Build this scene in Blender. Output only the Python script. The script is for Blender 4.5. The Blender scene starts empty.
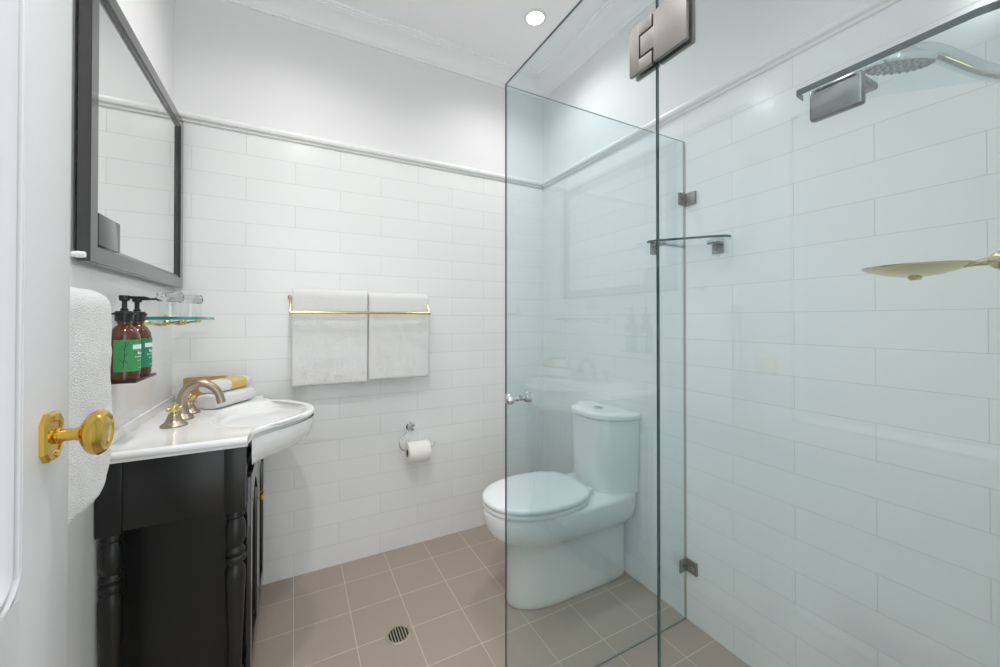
import bpy, bmesh, math, random
from math import sin, cos, pi, radians, sqrt
from mathutils import Vector, Matrix, noise

S = bpy.context.scene
COL = S.collection
random.seed(7)

# ------------------------------------------------------------------ camera
cam_d = bpy.data.cameras.new('camera'); cam = bpy.data.objects.new('camera', cam_d); COL.objects.link(cam)
cam_d.sensor_width = 36.0; cam_d.lens = 36.0 * 390.86 / 1000.0
cam_d.shift_y = (316.96 - 333.5) / 1000.0
cam_d.clip_start = 0.02
cam.location = (-1.4009, -2.0716, 1.1988)
cam.rotation_euler = (pi / 2 + 0.0076, 0.0, -0.4857)
S.camera = cam

# ------------------------------------------------------------------ world (daylit room outside the doorway), exposure
W = bpy.data.worlds.new('world'); S.world = W; W.use_nodes = True
bg = W.node_tree.nodes['Background']; bg.inputs[0].default_value = (0.92, 0.96, 1.0, 1); bg.inputs[1].default_value = 2.1
S.view_settings.view_transform = 'Standard'; S.view_settings.look = 'None'
S.view_settings.exposure = 0.0; S.view_settings.gamma = 1.0; S.view_settings.use_curve_mapping = False
LAMP_STRENGTH = 12.0
SPOT_W = [24.5, 29.5, 55.0]
S.cycles.max_bounces = 14; S.cycles.diffuse_bounces = 8; S.cycles.glossy_bounces = 6
S.cycles.transparent_max_bounces = 24

# ------------------------------------------------------------------ materials
def lin(c):
    c /= 255.0
    return c / 12.92 if c <= 0.04045 else ((c + 0.055) / 1.055) ** 2.4
def rgb(r, g, b): return (lin(r), lin(g), lin(b), 1)

def mat(name, col, rough=0.5, metal=0.0, bump=None, spec=0.5, coat=0.0, sheen=0.0, var=None):
    m = bpy.data.materials.new(name); m.use_nodes = True
    nt = m.node_tree; p = nt.nodes['Principled BSDF']
    p.inputs['Base Color'].default_value = col; p.inputs['Roughness'].default_value = rough
    p.inputs['Metallic'].default_value = metal; p.inputs['Specular IOR Level'].default_value = spec
    p.inputs['Coat Weight'].default_value = coat; p.inputs['Coat Roughness'].default_value = 0.08
    p.inputs['Sheen Weight'].default_value = sheen
    if bump or var:
        tc = nt.nodes.new('ShaderNodeTexCoord')
    if bump:
        sc, st, dist = bump
        nz = nt.nodes.new('ShaderNodeTexNoise'); nz.inputs['Scale'].default_value = sc; nz.inputs['Detail'].default_value = 4
        bp = nt.nodes.new('ShaderNodeBump'); bp.inputs['Strength'].default_value = st; bp.inputs['Distance'].default_value = dist
        nt.links.new(tc.outputs['Object'], nz.inputs['Vector']); nt.links.new(nz.outputs['Fac'], bp.inputs['Height'])
        nt.links.new(bp.outputs['Normal'], p.inputs['Normal'])
    if var:
        sc, c2 = var
        nz = nt.nodes.new('ShaderNodeTexNoise'); nz.inputs['Scale'].default_value = sc; nz.inputs['Detail'].default_value = 5
        mx = nt.nodes.new('ShaderNodeMix'); mx.data_type = 'RGBA'
        mx.inputs[6].default_value = col; mx.inputs[7].default_value = c2
        nt.links.new(tc.outputs['Object'], nz.inputs['Vector']); nt.links.new(nz.outputs['Fac'], mx.inputs[0])
        nt.links.new(mx.outputs[2], p.inputs['Base Color'])
    return m

def tile_mat(name, axes, shift, bw, rh, mortar, offset, c1, c2, cm, rough, bump=0.35):
    """brick texture driven by the object coordinates; axes = (u axis, v axis, sign of u)"""
    m = bpy.data.materials.new(name); m.use_nodes = True
    nt = m.node_tree; p = nt.nodes['Principled BSDF']
    tc = nt.nodes.new('ShaderNodeTexCoord'); sp = nt.nodes.new('ShaderNodeSeparateXYZ')
    nt.links.new(tc.outputs['Object'], sp.inputs[0])
    cb = nt.nodes.new('ShaderNodeCombineXYZ')
    for k in (0, 1):
        a = nt.nodes.new('ShaderNodeMath'); a.operation = 'MULTIPLY_ADD'
        a.inputs[1].default_value = axes[2] if k == 0 else 1.0
        a.inputs[2].default_value = shift[k]
        nt.links.new(sp.outputs[axes[k]], a.inputs[0]); nt.links.new(a.outputs[0], cb.inputs[k])
    br = nt.nodes.new('ShaderNodeTexBrick')
    br.offset = offset; br.offset_frequency = 2; br.squash = 1.0
    br.inputs['Scale'].default_value = 1.0; br.inputs['Brick Width'].default_value = bw; br.inputs['Row Height'].default_value = rh
    br.inputs['Mortar Size'].default_value = mortar; br.inputs['Mortar Smooth'].default_value = 0.15
    br.inputs['Color1'].default_value = c1; br.inputs['Color2'].default_value = c2; br.inputs['Mortar'].default_value = cm
    br.inputs['Bias'].default_value = 0.0
    nt.links.new(cb.outputs[0], br.inputs['Vector'])
    nt.links.new(br.outputs['Color'], p.inputs['Base Color'])
    inv = nt.nodes.new('ShaderNodeMath'); inv.operation = 'SUBTRACT'; inv.inputs[0].default_value = 1.0
    nt.links.new(br.outputs['Fac'], inv.inputs[1])
    bp = nt.nodes.new('ShaderNodeBump'); bp.inputs['Strength'].default_value = bump; bp.inputs['Distance'].default_value = 0.002
    nt.links.new(inv.outputs[0], bp.inputs['Height'])
    # very slight waviness of the glaze
    nz = nt.nodes.new('ShaderNodeTexNoise'); nz.inputs['Scale'].default_value = 9.0; nz.inputs['Detail'].default_value = 1
    nt.links.new(tc.outputs['Object'], nz.inputs['Vector'])
    b2 = nt.nodes.new('ShaderNodeBump'); b2.inputs['Strength'].default_value = 0.05; b2.inputs['Distance'].default_value = 0.01
    nt.links.new(nz.outputs['Fac'], b2.inputs['Height']); nt.links.new(bp.outputs['Normal'], b2.inputs['Normal'])
    nt.links.new(b2.outputs['Normal'], p.inputs['Normal'])
    rr = nt.nodes.new('ShaderNodeMapRange'); rr.inputs['To Min'].default_value = rough; rr.inputs['To Max'].default_value = 0.8
    nt.links.new(br.outputs['Fac'], rr.inputs['Value']); nt.links.new(rr.outputs[0], p.inputs['Roughness'])
    return m

def glass_mat(name, tint):
    m = bpy.data.materials.new(name); m.use_nodes = True
    nt = m.node_tree; nt.nodes.clear()
    out = nt.nodes.new('ShaderNodeOutputMaterial'); mix = nt.nodes.new('ShaderNodeMixShader')
    tr = nt.nodes.new('ShaderNodeBsdfTransparent'); tr.inputs[0].default_value = tint
    gl = nt.nodes.new('ShaderNodeBsdfGlossy'); gl.inputs['Roughness'].default_value = 0.0
    gl.inputs['Color'].default_value = (1, 1, 1, 1)
    fr = nt.nodes.new('ShaderNodeFresnel'); ge = nt.nodes.new('ShaderNodeNewGeometry')
    mr = nt.nodes.new('ShaderNodeMapRange'); mr.inputs['To Min'].default_value = 1.5; mr.inputs['To Max'].default_value = 1 / 1.5
    nt.links.new(ge.outputs['Backfacing'], mr.inputs['Value']); nt.links.new(mr.outputs[0], fr.inputs['IOR'])
    nt.links.new(fr.outputs[0], mix.inputs[0]); nt.links.new(tr.outputs[0], mix.inputs[1]); nt.links.new(gl.outputs[0], mix.inputs[2])
    nt.links.new(mix.outputs[0], out.inputs['Surface'])
    return m

TW, TH = 0.3915, 0.102
tile_white = rgb(238, 239, 238); tile_white2 = rgb(236, 237, 236); grout_w = rgb(214, 213, 208)
M = {}
M['tile_right'] = tile_mat('white_tile_right', (1, 2, -1.0), (-1.2159 - TW / 2 + 5 * TW, 0), TW, TH, 0.0011, 0.5, tile_white, tile_white2, grout_w, 0.18)
M['tile_back'] = tile_mat('white_tile_back', (0, 2, 1.0), (1.3954 - TW / 2 + 6 * TW, 0), TW, TH, 0.0011, 0.5, tile_white, tile_white2, grout_w, 0.18)
M['tile_left'] = tile_mat('white_tile_left', (1, 2, 1.0), (0.74 - TW / 2 + 6 * TW, 0), TW, TH, 0.0011, 0.5, tile_white, tile_white2, grout_w, 0.18)
M['tile_floor'] = tile_mat('taupe_floor_tile', (0, 1, 1.0), (1.397 + 10 * 0.2057, 0.16 + 15 * 0.197), 0.2057, 0.197, 0.0016, 0.0,
                           rgb(170, 156, 143), rgb(166, 152, 140), rgb(205, 194, 178), 0.42, 0.3)
M['paint'] = mat('light_grey_wall_paint', rgb(232, 232, 232), 0.6)
M['ceiling'] = mat('white_ceiling_paint', rgb(244, 244, 245), 0.7)
M['trim'] = mat('white_gloss_trim', rgb(232, 232, 231), 0.25)
M['door'] = mat('white_door_paint', rgb(213, 213, 214), 0.4)
M['brass'] = mat('polished_brass', rgb(222, 186, 92), 0.16, 1.0)
M['brass_pale'] = mat('pale_brass', rgb(216, 198, 148), 0.2, 1.0)
M['brass_soft'] = mat('aged_brass', rgb(214, 200, 158), 0.24, 1.0)
M['nickel'] = mat('brushed_nickel', rgb(172, 158, 142), 0.34, 1.0, bump=(220, 0.08, 0.001))
M['chrome'] = mat('chrome', rgb(222, 224, 226), 0.07, 1.0)
M['steel'] = mat('brushed_steel', rgb(150, 147, 143), 0.52, 1.0)
M['dark'] = mat('dark_gap', rgb(18, 18, 18), 0.5)
M['black'] = mat('black_painted_wood', rgb(21, 23, 21), 0.36)
M['black_plastic'] = mat('black_plastic', rgb(30, 29, 30), 0.35)
M['frame'] = mat('charcoal_frame', rgb(52, 52, 52), 0.14, coat=0.5)
M['ceramic'] = mat('white_ceramic', rgb(240, 240, 240), 0.1, coat=0.3)
M['seat'] = mat('white_seat_plastic', rgb(242, 243, 244), 0.18)
M['towel'] = mat('white_terry', rgb(243, 243, 242), 0.95, bump=(330, 1.0, 0.006), spec=0.1, sheen=0.3)
M['paper'] = mat('white_paper', rgb(240, 238, 234), 0.9, spec=0.1)
M['card'] = mat('kraft_card', rgb(120, 90, 60), 0.8)
M['wood'] = mat('bamboo_wood', rgb(196, 156, 102), 0.5, var=(30, rgb(168, 124, 74)))
M['band'] = mat('yellow_paper_band', rgb(224, 196, 130), 0.6, var=(60, rgb(206, 176, 108)))
M['amber'] = mat('amber_plastic', rgb(88, 44, 20), 0.12, coat=0.5)
M['label_green'] = mat('green_label', rgb(62, 148, 84), 0.5)
M['label_teal'] = mat('teal_label', rgb(38, 128, 100), 0.5)
M['label_white'] = mat('white_print', rgb(226, 236, 230), 0.5)
M['label_ink'] = mat('dark_green_print', rgb(28, 84, 50), 0.5)
M['mirror'] = mat('mirror_glass', (0.82, 0.83, 0.82, 1), 0.0, 1.0)
M['drainmetal'] = mat('worn_drain_metal', rgb(188, 180, 160), 0.4, 0.7)
M['glass'] = glass_mat('green_tinted_glass', (0.940, 0.978, 0.980, 1))
M['glass_clear'] = glass_mat('clear_glass', (0.985, 0.99, 0.99, 1))
M['glass_edge'] = mat('polished_glass_edge', rgb(40, 74, 70), 0.12)
M['shelf_edge'] = mat('polished_shelf_edge', rgb(20, 138, 120), 0.12)
M['smoke_edge'] = mat('grey_glass_edge', rgb(58, 70, 68), 0.12)
M['pale_edge'] = mat('pale_glass_edge', rgb(150, 160, 156), 0.2)
M['bracket'] = mat('satin_bracket', rgb(150, 149, 147), 0.22, 1.0)
M['black_gloss'] = mat('black_gloss_paint', rgb(24, 25, 25), 0.14, coat=0.4)
M['seal'] = mat('clear_silicone', rgb(190, 186, 172), 0.4)
M['rubber'] = mat('grey_rubber', rgb(120, 122, 122), 0.6)
lm = bpy.data.materials.new('downlight_glow'); lm.use_nodes = True
_p = lm.node_tree.nodes['Principled BSDF']; _p.inputs['Emission Color'].default_value = (1.0, 0.975, 0.94, 1)
_p.inputs['Emission Strength'].default_value = LAMP_STRENGTH
M['lamp'] = lm

# ------------------------------------------------------------------ object helpers
class MB:
    """collects shapes (world coordinates) into ONE mesh"""
    def __init__(s): s.bm = bmesh.new(); s.mi = 0
    def add(s, verts, faces, smooth=True):
        vs = [s.bm.verts.new(v) for v in verts]
        for f in faces:
            try:
                fc = s.bm.faces.new([vs[i] for i in f]); fc.smooth = smooth; fc.material_index = s.mi
            except ValueError: pass
        return vs
    def box(s, x0, x1, y0, y1, z0, z1, bev=0.0, seg=2):
        x0, x1 = min(x0, x1), max(x0, x1); y0, y1 = min(y0, y1), max(y0, y1); z0, z1 = min(z0, z1), max(z0, z1)
        b = bmesh.new(); bmesh.ops.create_cube(b, size=1.0)
        for v in b.verts:
            v.co = Vector((x0 + (v.co.x + .5) * (x1 - x0), y0 + (v.co.y + .5) * (y1 - y0), z0 + (v.co.z + .5) * (z1 - z0)))
        if bev: bmesh.ops.bevel(b, geom=b.edges[:], offset=bev, segments=seg, affect='EDGES', profile=0.5)
        s.merge(b)
        return s
    def merge(s, b, mtx=None):
        b.verts.ensure_lookup_table(); b.verts.index_update()
        vs = [v.co.copy() if mtx is None else mtx @ v.co for v in b.verts]
        s.add(vs, [[v.index for v in f.verts] for f in b.faces]); b.free()
    def lathe(s, prof, origin=(0, 0, 0), axis='Z', n=32, cap=True, a0=0, a1=2 * pi, scale=(1, 1)):
        """prof = list of (radius, height along the axis)"""
        o = Vector(origin)
        full = abs(a1 - a0 - 2 * pi) < 1e-6
        m = n if full else n + 1
        vs, fs = [], []
        for (r, h) in prof:
            for i in range(m):
                a = a0 + (a1 - a0) * i / n
                c, d = r * cos(a) * scale[0], r * sin(a) * scale[1]
                if axis == 'Z': v = Vector((c, d, h))
                elif axis == 'X': v = Vector((h, c, d))
                elif axis == 'Y': v = Vector((d, h, c))
                else: v = axis @ Vector((c, d, h))
                vs.append(o + v)
        k = len(prof)
        for j in range(k - 1):
            for i in range(n if full else m - 1):
                a, b = j * m + i, j * m + (i + 1) % m
                fs.append([a, b, b + m, a + m])
        if cap and full:
            if prof[0][0] > 1e-6: fs.append(list(range(m))[::-1])
            if prof[-1][0] > 1e-6: fs.append([(k - 1) * m + i for i in range(m)])
        s.add(vs, fs); return s
    def tube(s, pts, r, n=12, cap=True, flat=None):
        pts = [Vector(p) for p in pts]
        rs = r if isinstance(r, (list, tuple)) else [r] * len(pts)
        tang = []
        for i in range(len(pts)):
            a = pts[max(i - 1, 0)]; b = pts[min(i + 1, len(pts) - 1)]
            tang.append((b - a).normalized())
        up = Vector((0, 0, 1)) if abs(tang[0].z) < 0.9 else Vector((1, 0, 0))
        u = tang[0].cross(up).normalized()
        vs, fs = [], []
        for p, t, rr in zip(pts, tang, rs):
            u = (u - t * u.dot(t)).normalized(); w = t.cross(u)
            for i in range(n):
                a = 2 * pi * i / n
                vs.append(p + u * rr * cos(a) + w * rr * sin(a) * (flat or 1.0))
        for j in range(len(pts) - 1):
            for i in range(n):
                a, b = j * n + i, j * n + (i + 1) % n
                fs.append([a, b, b + n, a + n])
        if cap:
            fs.append(list(range(n))[::-1]); fs.append([(len(pts) - 1) * n + i for i in range(n)])
        s.add(vs, fs); return s
    def rings(s, rings, cap0=True, cap1=True, close=True):
        n = len(rings[0]); vs = [v for r in rings for v in r]; fs = []
        for j in range(len(rings) - 1):
            for i in range(n if close else n - 1):
                a, b = j * n + i, j * n + (i + 1) % n
                fs.append([a, b, b + n, a + n])
        if cap0: fs.append(list(range(n))[::-1])
        if cap1: fs.append([(len(rings) - 1) * n + i for i in range(n)])
        s.add(vs, fs); return s
    def prism(s, poly, z0, z1, bev=0.0):
        """vertical prism of a list of (x, y)"""
        b = bmesh.new()
        vs = [b.verts.new((x, y, z0)) for x, y in poly]; f = b.faces.new(vs)
        r = bmesh.ops.extrude_face_region(b, geom=[f])
        for v in r['geom']:
            if isinstance(v, bmesh.types.BMVert): v.co.z = z1
        bmesh.ops.recalc_face_normals(b, faces=b.faces[:])
        if bev: bmesh.ops.bevel(b, geom=[e for e in b.edges if abs(e.verts[0].co.z - e.verts[1].co.z) < 1e-6], offset=bev, segments=2, affect='EDGES')
        s.merge(b); return s
    def build(s, name, m, parent=None, sharp=32, fixn=True):
        bm = s.bm
        if fixn: bmesh.ops.recalc_face_normals(bm, faces=bm.faces[:])
        me = bpy.data.meshes.new(name)
        off = Vector((0, 0, 0))
        if parent is not None:
            r = parent
            while r.parent is not None: r = r.parent
            off = r.location
        if parent is not None:
            for v in bm.verts: v.co -= off
        bm.to_mesh(me); bm.free()
        for mm in (m if isinstance(m, (list, tuple)) else [m]): me.materials.append(mm)
        me.set_sharp_from_angle(angle=radians(sharp))
        o = bpy.data.objects.new(name, me); COL.objects.link(o)
        if parent is not None: o.parent = parent
        return o

def box(name, m, parent, *a, bev=0.0): return MB().box(*a, bev=bev).build(name, m, parent)
def tag(o, label, cat, group=None):
    o['label'] = label; o['category'] = cat
    if group: o['group'] = group
    return o
def thing(name, label, cat, loc, group=None):
    o = bpy.data.objects.new(name, None); COL.objects.link(o); o.location = loc; o.empty_display_size = 0.05
    return tag(o, label, cat, group)
def struct(o): o['kind'] = 'structure'; return o
def copy_tree(o, parent=None):
    c = o.copy(); COL.objects.link(c)
    if parent is not None: c.parent = parent
    for ch in [k for k in bpy.data.objects if k.parent == o]: copy_tree(ch, c)
    return c
def smooth_curve(pts, n=8):
    """Catmull-Rom through the points"""
    P = [Vector(p) for p in pts]; P = [P[0] * 2 - P[1]] + P + [P[-1] * 2 - P[-2]]; out = []
    for i in range(1, len(P) - 2):
        for k in range(n):
            t = k / n; a, b, c, d = P[i - 1], P[i], P[i + 1], P[i + 2]
            out.append(0.5 * ((2 * b) + (c - a) * t + (2 * a - 5 * b + 4 * c - d) * t * t + (3 * b - a - 3 * c + d) * t ** 3))
    out.append(P[-2]); return out
def edge_faces(o, axis, idx):
    """second material on the faces whose normal is not along the given axis (polished glass edges)"""
    for f in o.data.polygons:
        if abs(f.normal[axis]) < 0.7: f.material_index = idx

# ------------------------------------------------------------------ room shell
XL, YN, ZC, ZD = -1.846, -2.0, 2.68, 2.04
struct(box('floor', M['tile_floor'], None, XL - .12, .12, -3.2, .12, -.1, 0))
struct(box('ceiling', M['ceiling'], None, XL - .12, .12, YN - .12, .12, ZC, ZC + .1))
def wall(name, tile, x0, x1, y0, y1):
    b = MB(); b.box(x0, x1, y0, y1, 0, ZD); b.mi = 1; b.box(x0, x1, y0, y1, ZD, ZC)
    return struct(b.build(name, [tile, M['paint']]))
wall('wall_back', M['tile_back'], XL - .12, .12, 0, .12)
wall('wall_right', M['tile_right'], 0, .12, YN - .12, 0)
wall('wall_left', M['tile_left'], XL - .12, XL, YN - .12, 0)
b = MB(); b.box(-.95, 0, YN - .12, YN, 0, ZD); b.mi = 1
b.box(-.95, 0, YN - .12, YN, ZD, ZC); b.box(XL, -1.72, YN - .12, YN, 0, ZC); b.box(-1.72, -.95, YN - .12, YN, 2.1, ZC)
struct(b.build('wall_near', [M['tile_back'], M['paint']]))

def sweep_profile(name, prof, runs, m):
    """prof = (distance from the wall, z); runs = [(p0, p1, inward normal)]"""
    for k, (p0, p1, nrm) in enumerate(runs):
        r = []
        for p in (p0, p1): r.append([Vector((p[0] + nrm[0] * o, p[1] + nrm[1] * o, z)) for o, z in prof])
        struct(MB().rings(r).build('trim_%d' % (sweep_profile.n), m, None, sharp=25)); sweep_profile.n += 1
sweep_profile.n = 1
runs = [((XL, 0), (0, 0), (0, -1)), ((XL, YN), (XL, 0), (1, 0)), ((0, YN), (0, 0), (-1, 0))]
dado = [(0, 2.034), (.006, 2.034), (.008, 2.037), (.008, 2.043), (.011, 2.046), (.017, 2.049), (.0195, 2.055), (.0195, 2.061), (.016, 2.067), (.009, 2.070), (.008, 2.074), (.004, 2.078), (0, 2.078)]
sweep_profile('dado', dado, runs, M['trim'])
corn = [(0, 2.598), (.012, 2.598), (.014, 2.606), (.02, 2.61)] + [(.02 + .07 * (1 - cos(a * pi / 16)), 2.612 + .048 * sin(a * pi / 16)) for a in range(1, 9)] + [(.094, 2.664), (.102, 2.664), (.104, 2.67), (.116, 2.671), (.118, 2.68), (0, 2.68)]
sweep_profile('cornice', corn, runs + [((XL, YN), (0, YN), (0, 1))], M['ceiling'])

# ------------------------------------------------------------------ downlights
def downlight(x, y, label, watts):
    t = thing('downlight', label, 'light', (x, y, ZC), 'recessed ceiling downlights')
    MB().lathe([(.040, ZC - .004), (.043, ZC - .007), (.052, ZC - .006), (.056, ZC - .001), (.056, ZC), (.040, ZC)], (x, y, 0), n=40).build('trim_ring', M['trim'], t)
    MB().lathe([(0, ZC - .005), (.040, ZC - .005), (.040, ZC - .001)], (x, y, 0), n=40, cap=False).build('lens', M['lamp'], t)
    ld = bpy.data.lights.new('downlight_beam', 'SPOT'); ld.energy = watts; ld.color = (1.0, .98, .98); ld.spot_size = radians(146); ld.spot_blend = 0.9; ld.shadow_soft_size = .04
    lo = bpy.data.objects.new('downlight_beam', ld); COL.objects.link(lo); lo.parent = t; lo.location = (0, 0, -.012)
    return t
downlight(-.36, -.47, 'glowing round recessed downlight in ceiling above the toilet', SPOT_W[0])
downlight(-1.36, -.60, 'added unseen recessed downlight in ceiling above the vanity basin', SPOT_W[1])  # out-of-view lamp added to light the vanity side
downlight(-1.36, -1.55, 'added unseen recessed downlight in ceiling just inside the doorway', SPOT_W[2])  # another unseen lamp, added to brighten the room from the doorway end

# ------------------------------------------------------------------ door leaf, standing open on the left
DX = -1.690
d1 = struct(thing('door_1', 'white panelled door standing open against left wall', 'door', (DX, -1.98, 0)))
del d1['category']
ye, yh = -1.272, -1.985
def door_leaf():
    b = MB(); x0, x1 = DX - .038, DX
    py0, py1 = -1.85, -1.388
    for (za, zb) in ((0.01, .24), (.60, .865), (1.86, 2.04)): b.box(x0, x1, py0, py1, za, zb)
    b.box(x0, x1, py1, ye, 0.01, 2.04, bev=.002); b.box(x0, x1, yh, py0, 0.01, 2.04, bev=.002)
    for (za, zb) in ((.24, .60), (.865, 1.86)): b.box(x0 + .010, x1 - .022, py0, py1, za, zb)
    b.build('leaf', M['door'], d1)
    for (za, zb) in ((.24, .60), (.865, 1.86)):
        prof = [(0, .0005), (.0015, -.012), (.0075, -.012), (.0095, -.003), (.012, -.0015), (.015, -.003), (.019, -.007), (.027, -.015), (.031, -.0175), (.033, -.0215)]
        rings = []
        for (o, h) in prof:
            a0, a1, c0, c1 = py0 + o - .004, py1 - o + .004, za + o - .004, zb - o + .004; R = max(.045 - o, .008); r = []
            for (cy, cz, s0) in ((a1 - R, c1 - R, 0), (a0 + R, c1 - R, pi / 2), (a0 + R, c0 + R, pi), (a1 - R, c0 + R, 1.5 * pi)):
                for k in range(7):
                    a = s0 + k * pi / 12; r.append(Vector((DX + h, cy + R * cos(a), cz + R * sin(a))))
            rings.append(r)
        MB().rings(rings, False, False).build('panel_moulding', M['door'], d1, sharp=50)
door_leaf()
def door_knob():
    y, z = -1.328, 1.043
    t = MB()
    oct_ = [(-.0225, -.020), (-.0125, -.032), (.0125, -.032), (.0225, -.020), (.0225, .020), (.0125, .032), (-.0125, .032), (-.0225, .020)]
    def rg(s, x): return [Vector((x, y + a * s, z + c * s)) for a, c in oct_]
    t.rings([rg(1, DX), rg(1, DX + .005), rg(.9, DX + .0075), rg(.66, DX + .0078), rg(.6, DX + .006)])
    ro = t.build('door_rosette', M['brass'], d1, sharp=20)
    for s in (-1, 1):
        MB().lathe([(0, DX + .0095), (.003, DX + .009), (.0042, DX + .0075), (.0042, DX + .006)], (0, y, z + s * .024), 'X', n=12).build('screw', M['brass'], ro)
    MB().lathe([(.0105, DX + .004), (.0105, DX + .010), (.0085, DX + .012), (.008, DX + .026), (.0095, DX + .030), (.0095, DX + .033)], (0, y, z), 'X', n=28).build('spindle', M['brass'], d1)
    kp = [(.009, .041), (.011, .043), (.019, .046), (.028, .052), (.0325, .059), (.0330, .064), (.030, .069), (.0265, .0715), (.0245, .0705), (.0225, .0695), (.019, .071), (.012, .0722), (.006, .0725), (0, .0726)]
    kp = [(r * .94, .031 + (h - .041) * .9) for r, h in kp]
    MB().lathe([(r, DX + h) for r, h in kp], (0, y, z), 'X', n=48).build('door_knob', M['brass'], d1)
door_knob()

# ------------------------------------------------------------------ mirror on the left wall
def mirror():
    y0, y1, z0, z1 = -.851, -.012, 1.332, 2.030; xb, xf = -1.833, -1.811
    t = thing('mirror', 'large rectangular mirror in charcoal frame above the vanity', 'mirror', (XL, (y0 + y1) / 2, z0))
    box('backing_board', M['dark'], t, XL + .001, xb + .006, y0 + .06, y1 - .06, z0 + .06, z1 - .05)
    wd = .052
    prof = [(0, xb), (0, xf - .002), (.002, xf), (wd - .014, xf), (wd - .012, xf - .004), (wd - .004, xf - .006), (wd, xf - .012), (wd, xb)]
    rings = []
    for (o, x) in prof:
        rings.append([Vector((x, y0 + o, z0 + o)), Vector((x, y1 - o, z0 + o)), Vector((x, y1 - o, z1 - o)), Vector((x, y0 + o, z1 - o))])
    fr = MB().rings(rings, False, False).build('frame', M['frame'], t, sharp=20)
    b = MB(); x = xf - .011; a, c, d, e = y0 + wd - .003, y1 - wd + .003, z0 + wd - .003, z1 - wd + .003
    b.box(x - .003, x, a, c, d, e).build('mirror_glass', M['mirror'], t)
    # stepped block in the lower near corner of the frame
    MB().box(xf - .0105, xf - .001, y0 + wd - .004, y0 + wd + .125, z0 + wd - .006, z0 + wd + .070, bev=.001).build('corner_block', M['frame'], t)
mirror()

# ------------------------------------------------------------------ towels
def terry(b_obj, amp=.003, sc=14.0):
    me = b_obj.data
    for v in me.vertices:
        n = noise.noise_vector(v.co * sc); v.co += Vector(n) * amp
def drape(name, along, w0, w1, bar, r, z_top, front_bottom, back_bottom, thick, m, parent=None, seg=64, wob=.006, front=(0, -1)):
    """a folded towel over a bar. along 'x' or 'y'; bar = coordinate of the bar across; front = sign towards the room"""
    f = front; T = thick
    # path across: (distance towards the room from the bar centre, z) for the middle of the cloth
    rr = r + T / 2; pts = []
    zb = z_top - T / 2 - rr
    nz = 44
    for k in range(nz + 1): pts.append((rr, front_bottom + T * .4 + (zb - front_bottom - T * .4) * k / nz))
    for k in range(1, 9): a = pi * k / 9; pts.append((rr * cos(a), zb + rr * sin(a)))
    for k in range(nz // 2 + 1): pts.append((-rr, zb + (back_bottom - zb) * k / (nz // 2)))
    P = [Vector((a, c, 0)) for a, c in pts]
    loop_o, loop_i = [], []
    for i, p in enumerate(P):
        tg = (P[min(i + 1, len(P) - 1)] - P[max(i - 1, 0)]).normalized(); n = Vector((tg.y, -tg.x, 0))
        loop_o.append(p + n * T / 2); loop_i.append(p - n * T / 2)
    # rounded bottom (folded edge) of the front fall
    bot = []
    c = P[0]
    for k in range(1, 6): a = pi * k / 6; bot.append(c + Vector((-cos(a) * T / 2, -sin(a) * T * .45, 0)))
    sec = loop_o + loop_i[::-1] + bot
    rings = []
    for j in range(seg + 1):
        u = j / seg; w = w0 + (w1 - w0) * u; ed = min(u, 1 - u) * abs(w1 - w0); w += .004 * noise.noise(Vector((0, 0, u * 3))) 
        sh = 1.0 if ed > T / 2 else sqrt(max(0.05, 1 - (1 - ed / (T / 2)) ** 2)) if T else 1
        ring = []
        ctr_n = len(loop_o)
        for i, q in enumerate(sec):
            if i < ctr_n: base = P[i]
            elif i < 2 * ctr_n: base = P[2 * ctr_n - 1 - i]
            else: base = P[0]
            qq = base + (q - base) * (0.55 + 0.45 * sh)
            drop = max(0, zb - qq.y)
            wv = (wob * noise.noise(Vector((w * 7, qq.y * 4, 3.1))) + .0035 * noise.noise(Vector((w * 22, qq.y * 19, 7.7))) + .0016 * noise.noise(Vector((w * 70, qq.y * 64, 1.7)))) * min(1, .35 + drop * 6)
            d = qq.x + wv; z = qq.y + .004 * noise.noise(Vector((w * 9, 1.7, qq.x * 20)))
            ring.append(Vector((w, bar + f[1] * d, z)) if along == 'x' else Vector((bar + f[0] * d, w, z)))
        rings.append(ring)
    o = MB().rings(rings).build(name, m, parent, sharp=70)
    return o

# ------------------------------------------------------------------ towel rail and two bath towels on the back wall
def towel_rail():
    t = thing('towel_rail', 'double brass towel rail on the white tiled back wall', 'towel rail', (-1.10, 0, 1.23))
    xa, xb = -1.414, -.784; yf, zf = -.125, 1.2325; yb, zb = -.066, 1.305
    MB().tube([(xa, yf, zf), (xb, yf, zf)], .0065, 16).build('front_rail', M['brass_pale'], t)
    MB().tube([(xa, yb, zb), (xb, yb, zb)], .0055, 14).build('back_rail', M['brass_pale'], t)
    for x in (xa, xb):
        b = MB(); b.lathe([(0, 0.0), (.012, 0.0), (.012, -.004), (.008, -.007), (.005, -.010)], (x, 0, zb), 'Y', n=24)
        b.tube(smooth_curve([(x, -.008, zb), (x, -.05, zb), (x, -.085, zb - .018), (x, yf, zf)], 6), .0042, 12)
        br = b.build('bracket', M['brass_pale'], t)
        q = MB()
        s = -1 if x == xa else 1
        q.lathe([(.0062, -.004), (.0075, -.002), (.0075, .003), (.005, .005), (0, .006)], (x, yf, zf), 'Y' if False else Matrix.Rotation(s * pi / 2, 3, 'Y'), n=18)
        q.build('finial', M['brass_pale'], br)
towel_rail()
tl = drape('bath_towel', 'x', -1.408, -1.0835, -.066, .0065, 1.342, .897, 1.08, .026, M['towel'])
tag(tl, 'left white bath towel folded over the brass rail', 'towel', 'bath towels on the brass rail')
tr_ = drape('bath_towel', 'x', -1.0785, -.778, -.066, .0065, 1.336, .905, 1.08, .026, M['towel'], wob=.006)
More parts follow.
